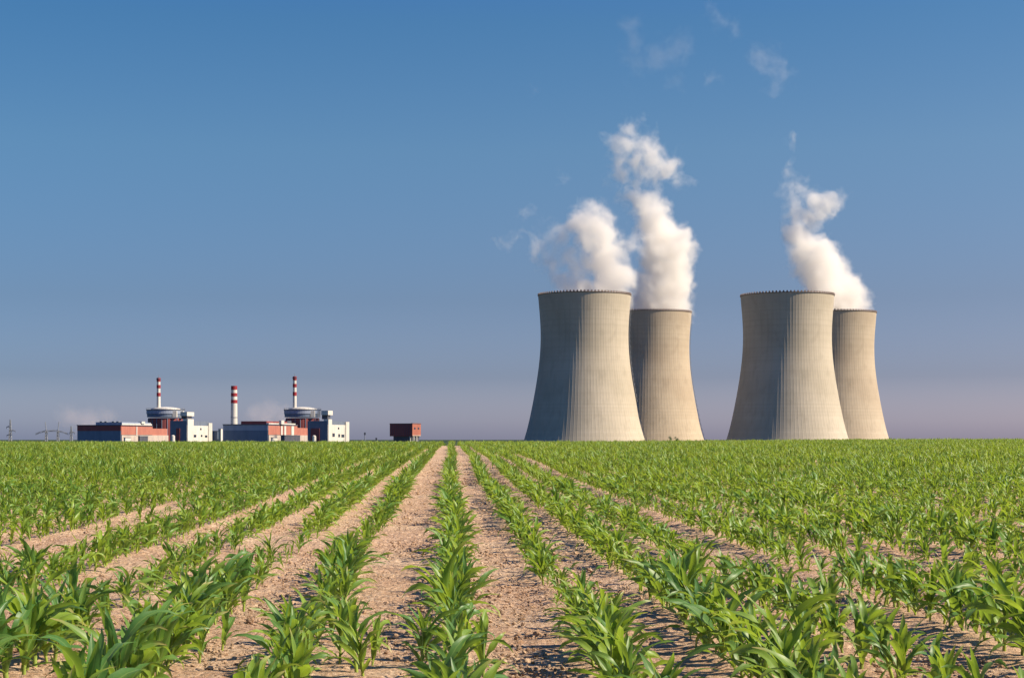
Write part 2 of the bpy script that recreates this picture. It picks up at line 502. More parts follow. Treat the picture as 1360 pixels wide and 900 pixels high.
pts = []
for ri, s0 in enumerate(rows):
    t = 4.2 + random.uniform(0, .1)
    while t < 172:
        far = t > 45
        t += (random.uniform(.085, .16) if not far else random.uniform(.14, .24))
        if abs(s0) > 2.4 and t < 60: t += random.uniform(0, .04)
        sj = s0 + random.gauss(0, .034)
        if s0 in (-.85, -1.5, -2.15): sj += .022 * max(0, 13 - t)
        x, y = rowxy(sj, t)
        x = float(x); y = float(y)
        if abs(x) > .47 * y + 1.5: continue
        q = float(fbm(np.array(s0 * 1.3 + 40), np.array(t * .42), 3))
        keep = 0.93 + .32 * q
        sc = .98 + .22 * q + random.gauss(0, .15)
        if t > 13: sc *= 1 - .12 * min(1, (t - 13) / 10)
        if abs(s0 - 1.95) < .01 and t < 17: keep *= .82; sc *= .82
        if abs(s0 + 1.5) < .01 and 10.6 < t < 17: keep *= .5; sc *= .72
        if abs(s0 + 3.93) < .01:
            if t < 17: continue
            keep *= .55 + .3 * min(1, (t - 17) / 20); sc *= .8
        if abs(s0 + 3.5) < .01 and t < 20: keep *= .45; sc *= .7
        if -1.6 < s0 < 1.9: sc *= .76 + .16 * min(1, max(0, (t - 11) / 12))
        elif 1.9 < s0 < 2.5: sc *= .9
        else: sc *= .82 + .10 * min(1, max(0, (t - 16) / 12)); keep += .08 * (t > 20)
        if s0 < -5 and 12 < t < 20: sc *= .82
        if t < 11: sc *= 1.0 + .24 * min(1, (11 - t) / 3) * (1 if abs(s0) > 1 else .6)
        if random.random() > keep: continue
        sc = min(max(sc, .34), 1.35)
        if t > 60: sc = min(sc, 1.15)
        pts.append((x, y, s0, t, sc, random.uniform(0, 6.283), random.gauss(0, .14), random.gauss(0, .14)))
for s0, st_, t, sc in ((-.85, -.42, 7.15, .8), (-.85, -.46, 7.32, .95), (-.85, -.40, 7.55, .75), (-.85, -.5, 7.8, .7), (-.85, -.56, 7.6, .9), (-.85, -.52, 8.2, .8), (-.85, -.58, 8.5, .8), (0, -.16, 7.4, .9), (0, .13, 7.25, .85), (0, -.14, 7.75, .8),
                       (1.95, 1.7, 7.6, .8), (1.95, 1.75, 7.9, .7), (-1.5, -1.25, 7.7, .8), (-1.5, -1.2, 8.1, .7)):
    x, y = rowxy(st_, t); pts.append((float(x), float(y), s0, t, sc, random.uniform(0, 6.28), .1, -.08))
pts.sort(key=lambda p: p[1])
def inview(p):
    return abs(p[0]) < .327 * p[1] + .10 and p[1] > 6.7
indiv = [p for p in pts if inview(p)][:300]
ids = set(id(p) for p in indiv)
rest = [p for p in pts if id(p) not in ids]

rownames = {}
order = sorted(set(p[2] for p in indiv))
LAB = {0: "the middle row that runs straight under the vanishing point",
       .7: "the first row right of the middle row",
       1.33: "the second row right of the middle row",
       1.95: "the thin third row right of the middle row",
       2.8: "the fourth row right of the middle row",
       -.85: "the first row left of the middle row",
       -1.5: "the gappy second row left of the middle row",
       -2.15: "the third row left of the middle row",
       -2.95: "the fourth row left of the middle row"}
for p in indiv:
    s0 = p[2]
    if s0 not in LAB:
        LAB[s0] = ("the dense rows in the right corner" if s0 > 0 else "the dense rows in the left corner")
for k, p in enumerate(indiv):
    x, y, s0, t, sc, rz, tx, ty = p
    vi = random.randrange(17) if sc > .6 else random.choice((17, 18, 19, 3))
    o = bpy.data.objects.new("maize_plant", None)
    o.location = (x, y, float(ground_z(x, y)) + .012); o.rotation_euler = (tx, ty, rz); o.scale = (sc, sc, sc)
    o.empty_display_size = .1
    C.objects.link(o)
    size = "Short pale" if sc < .75 else ("Tall" if sc > 1.22 else "Young")
    tag(o, size.lower() + " green maize plant in " + LAB[s0], "maize plant", "maize plants standing in the nearest stretch of the rows")
    a = bpy.data.objects.new("stem", stem_me[vi]); C.objects.link(a); a.parent = o
    b = bpy.data.objects.new("leaves", leaf_me[vi]); C.objects.link(b); b.parent = o

def scatter(name, P, rot, scl, idx, sources):
    me = bpy.data.meshes.new(name); n = len(P)
    me.vertices.add(n); me.vertices.foreach_set("co", np.asarray(P, np.float32).ravel())
    for an, ty, dat in (("rot", 'FLOAT_VECTOR', rot), ("scl", 'FLOAT_VECTOR', scl)):
        at = me.attributes.new(an, ty, 'POINT'); at.data.foreach_set("vector", np.asarray(dat, np.float32).ravel())
    at = me.attributes.new("pick", 'INT', 'POINT'); at.data.foreach_set("value", np.asarray(idx, np.int32))
    o = link(bpy.data.objects.new(name, me))
    ng = bpy.data.node_groups.new(name, 'GeometryNodeTree')
    ng.interface.new_socket("Geometry", in_out='INPUT', socket_type='NodeSocketGeometry')
    ng.interface.new_socket("Geometry", in_out='OUTPUT', socket_type='NodeSocketGeometry')
    N = ng.nodes; L = ng.links
    gi = N.new('NodeGroupInput'); go = N.new('NodeGroupOutput')
    iop = N.new('GeometryNodeInstanceOnPoints'); g2i = N.new('GeometryNodeGeometryToInstance')
    for s in reversed(sources):      # multi-input links count from the last one made
        oi = N.new('GeometryNodeObjectInfo'); oi.inputs['Object'].default_value = s; oi.inputs['As Instance'].default_value = False
        L.new(oi.outputs['Geometry'], N.new('GeometryNodeGeometryToInstance').inputs[0])
        gi2 = oi.outputs['Geometry'].links[0].to_node
        s_out = gi2.outputs[0]
        if 'join' not in locals(): join = N.new('GeometryNodeJoinGeometry')
        L.new(s_out, join.inputs[0])
    L.new(join.outputs[0], iop.inputs['Instance'])
    iop.inputs['Pick Instance'].default_value = True
    def attr(nm, ty):
        a = N.new('GeometryNodeInputNamedAttribute'); a.data_type = ty; a.inputs[0].default_value = nm; return a.outputs[0]
    L.new(gi.outputs[0], iop.inputs['Points'])
    L.new(attr("pick", 'INT'), iop.inputs['Instance Index'])
    e2r = N.new('FunctionNodeEulerToRotation'); L.new(attr("rot", 'FLOAT_VECTOR'), e2r.inputs[0])
    L.new(e2r.outputs[0], iop.inputs['Rotation'])
    L.new(attr("scl", 'FLOAT_VECTOR'), iop.inputs['Scale'])
    L.new(iop.outputs[0], go.inputs[0])
    md = o.modifiers.new("scatter", 'NODES'); md.node_group = ng
    return o

A = np.array([(p[0], p[1], p[4], p[5], p[6], p[7]) for p in rest])
Pz = ground_z(A[:, 0], A[:, 1]) + .01
near_i = rng.integers(0, 17, len(A)); near_i[A[:, 2] < .6] = 17 + rng.integers(0, 3, int((A[:, 2] < .6).sum()))
pick = np.where(A[:, 1] > 30, NV + rng.integers(0, 6, len(A)), near_i)
crop = scatter("maize_crop", np.stack([A[:, 0], A[:, 1], Pz], 1), np.stack([A[:, 4], A[:, 5], A[:, 3]], 1),
               np.repeat(A[:, 2:3], 3, 1), pick, whole)
tag(crop, "young green maize filling the field rows back to the horizon", "maize crop", None, "stuff")
print("plants", len(pts), len(indiv))

# ------------------------------------------------------------------ clods and crumbs of soil
def clod_mesh(seed):
    bm = bmesh.new(); bmesh.ops.create_icosphere(bm, subdivisions=2, radius=1)
    r = random.Random(seed); k = [Vector([r.uniform(-1, 1) for _ in range(3)]).normalized() for _ in range(7)]
    for v in bm.verts:
        s = 1.0
        for q in k: s -= .22 * max(0, v.co.normalized().dot(q) - .62) / .38
        v.co *= s * r.uniform(.93, 1.07)
        v.co.z *= .62
    me = bpy.data.meshes.new("clod"); bm.to_mesh(me); bm.free(); me.materials.append(M_SOIL); return me
clods = [bpy.data.objects.new("clod_pattern", clod_mesh(i)) for i in range(5)]
n = 110000
yy = 5.0 + 50 * rng.random(n) ** 1.8
xx = (rng.random(n) * 2 - 1) * (.40 * yy + .6)
sz = .0035 + .009 * rng.random(n) ** 2.4 + .014 * (rng.random(n) > .985)
sz *= 1 + yy / 45
zz = ground_z(xx, yy) + .008
cl = scatter("soil_clods", np.stack([xx, yy, zz], 1), rng.random((n, 3)) * [.6, .6, 6.28], np.stack([sz * rng.uniform(.8, 1.5, n), sz, sz], 1), rng.integers(0, 5, n), clods)
tag(cl, "dry crumbly clods of clay lying between the rows", "soil clods", None, "stuff")

# ------------------------------------------------------------------ cooling towers
GZ = -14.0
def X(px, D): return (px - 680.0) / F * D
def Z(py, D): return EYE + (HOR - py) / F * D

RT = 41.3
# (height fraction above eye level, radius/px measured) of the near tower, in metres for D=1395
mp_ = 1395.0 / F
prof = [(-14.5, 60.3), (-8, 57.3), (0, 80*mp_), (12, 75.6*mp_), (22, 72.4*mp_), (40, 66.7*mp_), (52, 63.4*mp_), (64, 60.9*mp_), (76, 59.3*mp_),
        (86, 58.5*mp_), (96, 58.3*mp_), (106, 58.8*mp_), (116, 59.7*mp_), (124, 60.8*mp_), (128.8, 61.6*mp_)]
pz = np.array([p[0] for p in prof]); pr = np.array([p[1] for p in prof])
zfine = np.linspace(-14.5, 128.8, 64)
# smooth hyperboloid through the measured points
co = np.polyfit(pz, pr, 5)
rfine = np.polyval(co, zfine)

def shell_mesh():
    NR = 100; SUB = 8; n = NR * SUB
    V = []; Fs = []
    for z, r in zip(zfine, rfine):
        for i in range(n):
            k = i % SUB
            rr = r + (.062 if k in (0, 1) else 0.0)
            a = 2 * math.pi * (i + (.35 if k == 0 else (-.35 if k == 1 else 0))) / n
            V.append((rr * math.cos(a), rr * math.sin(a), z))
    m = len(zfine)
    # inner skin
    for z, r in ((128.8, rfine[-1] - .9), (100., rfine[50] - 1.2)):
        for i in range(n):
            a = 2 * math.pi * i / n; V.append((r * math.cos(a), r * math.sin(a), z))
    for j in range(m + 1):
        for i in range(n):
            k = (i + 1) % n; Fs.append((j*n+i, j*n+k, (j+1)*n+k, (j+1)*n+i))
    me = bpy.data.meshes.new("shell"); me.from_pydata(V, [], Fs); me.update(); return me

def rim_mesh():
    mb = MB(); r = rfine[-1]
    n = 84
    mb.lathe([(r + .02, 128.5), (r + .45, 128.6), (r + .45, 129.1), (r - .95, 129.1), (r - 1.0, 127.4)], 168, cap=False)
    for i in range(n):                # rounded merlons round the rim
        a0 = 2 * math.pi * i / n; w_ = 2 * math.pi / n * .66
        ring = []
        for u in np.linspace(-.5, .5, 6):
            h = 1.8 * math.sqrt(max(0, 1 - (u * 1.9) ** 2)) if abs(u) < .5 else 0
            ring.append((a0 + u * w_, 128.7 + h))
        v = []
        for rr in (r + .55, r - .1):
            for a, z in ring: v.append((rr * math.cos(a), rr * math.sin(a), z))
        m = len(ring); f = [tuple(range(m))[::-1], tuple(range(m, 2 * m))]
        for k in range(m - 1): f.append((k, k + 1, m + k + 1, m + k))
        mb.add(v, f)
    me = bpy.data.meshes.new("rim"); me.from_pydata(mb.v, [], mb.f); me.update(); return me

def ladder_mesh():
    mb = MB()
    pz_ = np.linspace(-14, 128, 60); pr_ = np.interp(pz_, zfine, rfine) + .5
    for k in range(len(pz_) - 1):
        for dy in (-.45, .45):
            mb.bar((pr_[k] + .5, dy, pz_[k]), (pr_[k+1] + .5, dy, pz_[k+1]), .16)
        mb.bar((pr_[k] + .5, -.45, pz_[k]), (pr_[k] + .5, .45, pz_[k]), .12)
        mb.bar((pr_[k] - .6, 0, pz_[k]), (pr_[k] + .6, 0, pz_[k]), .14)
        if k % 2 == 0: mb.bar((pr_[k] + 1.1, -.4, pz_[k]), (pr_[k+1] + 1.1, .4, pz_[k+1]), .12)
    me = bpy.data.meshes.new("ladder"); me.from_pydata(mb.v, [], mb.f); me.update(); return me

SH = {0: shell_mesh(), 1: None}
SH[1] = SH[0].copy()
SH[0].materials.append(M_CONC); SH[1].materials.append(M_CONC_B)
RIM = rim_mesh(); RIM.materials.append(M_RIM)
LAD = ladder_mesh(); LAD.materials.append(M_PIPE)
towers = []
for px, D, hs, la, lab, mt in (
    (776.3, 1395, 1.0, -3, "near concrete cooling tower leftmost of the four, nearest the lone red building", 0),
    (864.0, 1588, 1.0, 4, "farther cooling tower half hidden behind the leftmost tower, thickest steam column above it", 1),
    (1045.5, 1399, 1.0, 0, "large near cooling tower of the right hand pair, almost no steam from its rim", 0),
    (1108.8, 1592, 1.0, 0, "narrow looking far cooling tower, rightmost of the four, leaning steam plume above", 1)):
    rz = math.atan2(D, X(px, D)) - math.pi / 2      # local +x points right as seen from the field
    t = empty("cooling_tower", (X(px, D), D, 0), rz, lab, "cooling tower", "ribbed concrete cooling towers beyond the field")
    for nm, me in (("shell", SH[mt]), ("rim", RIM)):
        link(bpy.data.objects.new(nm, me), t)
    if la:
        o = link(bpy.data.objects.new("ladder", LAD), t); o.rotation_euler = (0, 0, R(la))
    towers.append(t)

# ------------------------------------------------------------------ power station buildings
BA = -R(13.5)
D0 = 1500.0
mpx = D0 / F
US = VS = 1.0     # metres per pixel on the two faces
def z0(py): return Z(py, D0) - GZ

def site(name, px, label, cat, dd=0, group=None):
    global US, VS
    D = D0 + dd; ray = math.atan2(680 - px, F); rel = R(13.5) + ray
    US = mpx / math.cos(rel) * math.cos(ray); VS = mpx / math.sin(rel) * math.cos(ray) * 1.02
    return empty(name, (X(px, D), D, GZ), BA, label, cat, group)

def bx(parent, name, mat, *bs):
    mb = MB()
    for b in bs: mb.box(*b)
    return mb.build(name, mat, parent)

def turbine_hall(px, wl, len1, len2, top, second, upper_mat, lower_mat, label, lit):
    t = site("turbine_hall", px, label, "industrial building", 0, "long turbine halls of the power station")
    W = wl * US; L1 = len1 * VS; L2 = len2 * VS; H = z0(top); H2 = z0(second); HM = H - (H - z0(583)) * .38
    # lower cladding, upper band, then the farther lower stretch
    bx(t, "lower_wall", lower_mat, (-W, 0, 0, L1, 0, HM))
    bx(t, "upper_wall", upper_mat, (-W - .1, .1, -.1, L1, HM, H))
    lit_lo = bx(t, "side_cladding", M_BRICK, (.12, .45, .6, L1 - .4, z0(577.0), H - .6))
    bx(t, "plinth_wall", M_TAN, (.0, .9, .6, L1 + L2, 0, z0(577.5)))
    bx(t, "rear_wing", M_BRICK, (-W * .8, -.3, L1 + .2, L1 + L2, 0, H2))
    bx(t, "roof", M_ROOF, (-W - .5, .7, -.5, L1 + .1, H, H + .8))
    for k in lit:
        bx(t, "pilaster", M_WHITE, (.4, 1.2, k[0] * VS, k[1] * VS, z0(578), H - .7))
    return t, W, L1, L2, H

# unit one (left)
t, W, L1, L2, H = turbine_hall(160.3, 58, 43, 22, 565.0, 568.2, M_MAROON, M_STEEL,
    "long low turbine hall at far left, navy front with maroon top and plain orange side", [(19.5, 20.6)])
bx(t, "roof_monitor", M_GREYCL, (-36*US, -.8, 4, 42*VS, H + .8, z0(560.2)))
bx(t, "monitor_side", M_WHITE, (-.78, -.1, 3, 42.5*VS, H + .8, z0(562)))
for a, b in ((27, 31.5),): bx(t, "vent", M_WHITE, (-3, 1.0, a*VS, b*VS, z0(562) + .02, z0(558.8)))
for a in (-30, -24, -14, -8): bx(t, "roof_fan", M_PIPE, (a*US, (a+3)*US, 3, 7, z0(560.2), z0(559.2)))

t, W, L1, L2, H = turbine_hall(355.7, 59.7, 40, 17, 564.0, 567.2, M_GREYCL, M_STEEL,
    "turbine hall with pale grey upper front and white pilasters on its orange side", [(16.2, 18.2), (20.5, 23), (30.5, 34)])
bx(t, "roof_monitor", M_MAROON, (-38*US, -3, 4, 30*VS, H + .8, z0(558.9)))
bx(t, "monitor_side", M_WHITE, (-2.9, -.2, 3, 38*VS, H + .8, z0(561.3)))
bx(t, "roof_unit", M_ROOF, (-12, -3.1, 30.2*VS, 36*VS, H + .8, z0(557.6)))
bx(t, "vent", M_WHITE, (-.1, 2.4, 15*VS, 19*VS, H + .82, z0(557.5)))

def reactor(px, r, cpx, ctop, label):
    D = D0 + 160; m = D / F
    t = empty("reactor_building", (X(px, D), D, GZ), 0, label, "reactor building", "domed reactor buildings with striped vent stacks")
    zz_ = lambda y: Z(y, D) - GZ
    q = r * m
    MB().lathe([(q * .93, 0), (q * .93, zz_(555.0))], 40).build("drum_wall", M_MAROON, t)
    mb = MB()
    for i in range(20):
        a = 2 * math.pi * i / 20
        mb.bar((q*.94*math.cos(a), q*.94*math.sin(a), 2), (q*.94*math.cos(a), q*.94*math.sin(a), zz_(555.5)), .5)
    mb.build("pilaster", M_STEEL, t)
    MB().lathe([(q * 1.0, zz_(553.8)), (q * 1.0, zz_(549.6))], 40).build("window_band", M_STEEL, t)
    MB().lathe([(q * 1.03, zz_(549.6)), (q * 1.03, zz_(544.6))], 48).build("ring_wall", M_GREYCL, t)
    MB().lathe([(q * 1.05, zz_(544.6)), (q * 1.05, zz_(543.8))], 48).build("parapet", M_ROOF, t)
    h0 = zz_(543.8)
    MB().lathe([(q * .80, h0), (q * .79, h0 + .9), (q * .62, h0 + 1.9), (q * .4, h0 + 2.5), (q * .15, h0 + 2.8), (.5, h0 + 2.9)], 40).build("dome", M_WHITE, t, True)
    mb = MB()
    for i in range(28):
        a = 2 * math.pi * i / 28; c, s = math.cos(a), math.sin(a)
        mb.bar((q*1.04*c, q*1.04*s, h0), (q*1.04*c, q*1.04*s, h0 + 1.3), .18)
    mb.lathe([(q*1.045, h0+1.2), (q*1.045, h0+1.4), (q*1.035, h0+1.4), (q*1.035, h0+1.2)], 40, cap=False)
    mb.build("railing", M_PIPE, t)
    # bracketed plant rooms on the sunny side
    for a, mt in ((-48, M_WHITE), (-20, M_WHITE)):
        c, s = math.cos(R(a)), math.sin(R(a))
        MB().box(q*1.0*c - 2.2, q*1.0*c + 2.2, q*s - 2.2, q*s + 2.2, zz_(554), zz_(545.5)).build("plant_room", mt, t)
    # vent stack
    cx = (cpx - px) * m; R0 = 1.75; top = zz_(ctop); base = h0 - 1
    st = MB().lathe([(R0 * 1.15, base), (R0, top)], 20, cx, -q * .30).build("chimney", M_WHITE, t, False)
    L = top - zz_(541)
    for a, b in ((.0, .115), (.235, .345), (.50, .62)):
        MB().lathe([(R0 * 1.19, top - L*b), (R0 * 1.19, top - L*a + (.2 if a == 0 else 0))], 20, cx, -q * .30).build("red_band", M_RED, st)
    MB().lathe([(R0 * 1.45, top - 1.6), (R0 * 1.45, top - 1.0)], 20, cx, -q * .30).build("platform", M_ROOF, st)
    MB().bar((cx, -q*.30, top), (cx, -q*.30, top + 3.0), .35).build("lightning_rod", M_PIPE, st)
    return t
reactor(220.0, 24.2, 212.3, 502.2, "round reactor building at far left behind the plain orange hall, thin striped stack on top")
reactor(401.8, 23.6, 392.4, 500.2, "round reactor building with thin striped stack, right of the stout striped chimney")

def aux(px, wl, ll, top, ltop, lw, rtop, rw, wins, label, dd, panel, bxpx, grey):
    t = site("auxiliary_building", px, label, "industrial building", dd, "white ended auxiliary buildings beside the reactors")
    D = D0 + dd; z_ = lambda y: Z(y, D) - GZ
    W = wl * US; L = ll * VS; H = z_(top)
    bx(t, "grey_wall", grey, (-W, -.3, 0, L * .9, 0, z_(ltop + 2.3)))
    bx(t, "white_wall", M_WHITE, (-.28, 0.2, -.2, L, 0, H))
    a, b = panel
    bx(t, "maroon_panel", M_MAROON, (-W + a * US, -W + b * US, -.8, -.02, 0, z_(568.5)))
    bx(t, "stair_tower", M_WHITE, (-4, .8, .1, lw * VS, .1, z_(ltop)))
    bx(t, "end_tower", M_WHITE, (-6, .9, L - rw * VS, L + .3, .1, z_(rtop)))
    bx(t, "roof_plant", M_MAROON, (-9, -3, (lw + 1.5) * VS, L - (rw + 1) * VS, H, H + 2.0))
    bx(t, "cooler", M_ROOF, (-9, -4, (lw + 4) * VS, L - (rw + 6) * VS, H + 2.02, H + 3.2))
    for (p, y, w_, h_) in wins:
        bx(t, "window", M_GLASS, (.15, .45, p * VS, (p + w_) * VS, z_(y + h_), z_(y)))
    p0, p1, y0, y1 = bxpx
    bx(t, "neck", M_ROOF, (-6, -.3, .5, (p1 - 1.5) * VS, z_(ltop) , z_(y1)))
    bx(t, "head_room", M_WHITE, (-6, .9, p0 * VS, p1 * VS, z_(y1), z_(y0)))
    return t
aux(248.3, 22.3, 32.5, 564.8, 556.2, 7.8, 560.8, 4.6,
    [(8.5, 577, 3.2, 3.2), (18.0, 577, 1.8, 2.6), (23.5, 577.6, 3.0, 2.8), (17, 568, 1.6, 2.4)],
    "grey auxiliary building with white sunlit end, left reactor's, one red panel", -15, (8.5, 13.2), (-1, 8.2, 546.8, 552.2), M_BLUECL)
aux(435.2, 26.5, 27.6, 563.6, 556.4, 4.6, 559.2, 4.6,
    [(5.8, 575.0, 3.0, 4.5), (13.6, 576, 2.2, 4), (17.8, 576.5, 3.8, 3.8), (13, 567, 1.8, 2.4)],
    "white ended auxiliary building rightmost in the station, open dark red bay", -15, (4.5, 16), (-.6, 5.4, 545, 550.8), M_BLUECL)
# stout free-standing chimney
D = D0 - 5; m_ = D / F
ch = empty("striped_chimney", (X(310.9, D) , D + 60, GZ), 0, "stout red and white striped chimney standing alone behind the turbine hall", "chimney")
zc = lambda y: Z(y, D + 60) - GZ
k = (D + 60) / D
ch.location.x = X(310.9, D + 60)
MB().lathe([(4.7*m_*k, 0), (4.45*m_*k, zc(564)), (4.35*m_*k, zc(554)), (3.9*m_*k, zc(512.6))], 28).build("shaft", M_WHITE, ch)
for y0, y1 in ((512.3, 517.3), (521.8, 526.2), (530.8, 535.2)):
    r0, r1 = [np.interp(y, [512.6, 554], [3.9, 4.35]) * m_ * k + .12 for y in (y1, y0)]
    MB().lathe([(r0, zc(y1)), (r1, zc(y0))], 28).build("red_band", M_RED, ch)
MB().lathe([(4.75*m_*k, zc(554.4)), (4.75*m_*k, zc(553.7))], 28).build("platform", M_PIPE, ch)

# low buildings between and before the units
t = site("low_workshop", 289.0, "small dark workshop between the two station units", "building", 40)
bx(t, "wall", M_STEEL, (-7.5*US, 0, 0, 1.2*VS, 0, z0(572.2))); bx(t, "roof", M_ROOF, (-7.8*US, .3, -.3, 1.3*VS, z0(572.2), z0(571.6)))
t = site("lift_tower", 293.0, "narrow white block with lit side left of the second turbine hall", "building", -25)
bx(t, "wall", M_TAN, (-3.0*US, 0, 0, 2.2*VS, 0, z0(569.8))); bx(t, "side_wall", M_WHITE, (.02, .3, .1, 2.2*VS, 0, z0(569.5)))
bx(t, "roof", M_ROOF, (-3.1*US, .5, -.4, 2.3*VS, z0(569.4), z0(569.0)))
for px, wl, ll, yt, mt, nm, lb in ((185.5, 2, 10.5, 579.2, M_ROOF, "pump_shed", "low dark pump shed below the plain orange hall side"),
                           (166.5, 2, 7, 581.2, M_WHITE, "low_store", "low white store at the foot of the plain orange hall side"),
                           (378.0, 5, 20, 578.2, M_ROOF, "parked_shed", "long low dark shed before the hall with pilasters"),
                           (362.0, 2, 6, 581.2, M_WHITE, "gate_store", "low white store at the corner of the hall with pilasters")):
    t = site(nm, px, lb, "shed", -60)
    bx(t, "wall", mt, (-wl*US, 0, 0, ll*VS, 0, z0(yt) )); bx(t, "roof", M_PIPE, (-wl*US-.3, .3, -.3, ll*VS+.3, z0(yt), z0(yt) + .4))
for px, y, lb in ((229.8, 577.6, "small white round tank before the grey left auxiliary building"), (417.3, 577.9, "small white round tank before the dark red bay")):
    D = D0 - 70
    t = empty("storage_tank", (X(px, D), D, GZ), 0, lb, "tank")
    r = 2.6 * D / F; h = Z(y, D) - GZ
    MB().lathe([(r, 0), (r, h - 1.0)], 20).build("drum", M_WHITE, t)
    MB().lathe([(r*1.02, h - 1.0), (r*.8, h - .4), (r*.4, h), (.1, h + .1)], 20).build("dome_cap", M_WHITE, t, True)
# lone red building
t = site("red_building", 547.3, "lone boxy dark red building with orange sunlit end on a narrower base", "building")
W = 29.7 * US; L = 11.2 * VS
bx(t, "upper_storeys", M_MAROON, (-W, 0, 0, L, z0(579.0), z0(562.6)))
bx(t, "base", M_ROOF, (-W + 3.2, -.8, 1.4, L - 2, 0, z0(579.0)))
bx(t, "end_wall", M_BRICK_DULL, (.02, .35, .1, L - .2, z0(579.0) + .2, z0(562.6) - .1))
bx(t, "roof", M_ROOF, (-W - .3, .5, -.3, L + .3, z0(562.6), z0(562.6) + .5))
bx(t, "parapet", M_BRICK_DULL, (-1.2, .7, -.2, L + .2, z0(562.6) + .52, z0(561.6)))
for p, y in ((2.0, 567.2), (6.9, 567.2)): bx(t, "window", M_GLASS, (.3, .55, p * VS, (p + 2.0) * VS, z0(y + 2.5), z0(y)))
bx(t, "band", M_TAN, (.2, .5, .2, L - .3, z0(579) + .3, z0(577.7)))
for a in (-5, 3, 9): bx(t, "pillar", M_WHITE, (-.9 if a > 0 else -2.6, .2 if a > 0 else -1.8, max(.2, a * 1.6), max(.2, a * 1.6) + 1.6, 0, z0(579.05)))
mb = MB()
for i in range(1, 12): mb.box(-W*i/12 - .12, -W*i/12 + .12, -.1, -.01, z0(578.5), z0(563))
mb.build("cladding_rib", M_ROOF, t)
# ------------------------------------------------------------------ pylons and masts
def lattice(mb, x, y, zb, zt, w0, w1, t=.28, n=9):
    cs = [(-1, -1), (1, -1), (1, 1), (-1, 1)]
    lv = []
    for i in range(n + 1):
        u = i / n; w_ = w0 + (w1 - w0) * u
        lv.append([Vector((x + a * w_ / 2, y + b * w_ / 2, zb + (zt - zb) * u)) for a, b in cs])
    for i in range(n):
        for k in range(4):
            mb.bar(lv[i][k], lv[i+1][k], t)
            mb.bar(lv[i][k], lv[i+1][(k+1) % 4], t * .6)
            mb.bar(lv[i][(k+1) % 4], lv[i+1][k], t * .6)
DP = 1300.; mq = DP / F
def pylon(px, top, arms, label):
    t = empty("power_pylon", (X(px, DP), DP, GZ), 0, label, "pylon", "lattice pylons left of the station")
    mb = MB(); zt = Z(top, DP) - GZ; lattice(mb, 0, 0, 0, zt, 3.4, .5, .34, 12); mb.build("mast", M_PIPE, t)
    for y, lx, rx in arms:
        z = Z(y, DP) - GZ; mb = MB()
        for yy_ in (-.5, .5):
            mb.bar((-lx*mq, 0, z), (rx*mq, 0, z), .34); mb.bar((-lx*mq, 0, z), (0, yy_, z + 1.2), .22); mb.bar((rx*mq, 0, z), (0, yy_, z + 1.2), .22)
        mb.build("crossarm", M_PIPE, t)
        mb = MB()
        for q in (-lx*mq, rx*mq):
            if abs(q) > 1: mb.bar((q, 0, z), (q, 0, z - 1.6), .25)
        mb.build("insulator", M_ROOF, t)
pylon(13.7, 556.6, [(566.6, 5, 1), (571.6, 1, 6.5), (577.5, 4.5, 1)], "tall single lattice pylon at the left edge of the photo")
pylon(94.7, 565.5, [(574, 2.2, 4.5)], "short lattice pylon just left of the navy turbine hall front")
t = empty("portal_pylon", (X(69, DP), DP, GZ), 0, "twin legged portal pylon with drooping crossbeam, between the two single pylons", "pylon")
for px, lean in ((61.5, -.8), (77.0, .8)):
    mb = MB(); lattice(mb, (px - 69) * mq, 0, 0, Z(572, DP) - GZ, 2.0, 1.3, .32, 9)
    mb.bar(((px - 69) * mq, 0, Z(572, DP) - GZ), ((px - 69) * mq + lean, 0, Z(560, DP) - GZ), .5)
    mb.build("leg", M_PIPE, t)
mb = MB(); zb = Z(573.0, DP) - GZ
xs_ = [(-22, 577), (-15, 574.3), (-7.5, 572.6), (8, 572.6), (15, 574.3), (22, 577)]
for (a, b), (c, d) in zip(xs_, xs_[1:]):
    for dz in (0, .9): mb.bar((a*mq, 0, Z(b, DP) - GZ + dz), (c*mq, 0, Z(d, DP) - GZ + dz), .3)
    mb.bar((a*mq, 0, Z(b, DP) - GZ), (c*mq, 0, Z(d, DP) - GZ + .9), .2)
mb.build("crossbeam", M_PIPE, t)
for px, y, lb in ((484.6, 574.0, "thin dark mast alone right of the station"), (499.8, 581.0, "short dark post left of the lone red building")):
    t = empty("mast", (X(px, DP), DP, GZ), 0, lb, "mast")
    h = Z(y, DP) - GZ
    MB().lathe([(.5, 0), (.34, h - 2)], 10).build("pole", M_PIPE, t)
    MB().box(-.7, .7, -.5, .5, h - 2, h).build("lamp_head", M_ROOF, t)

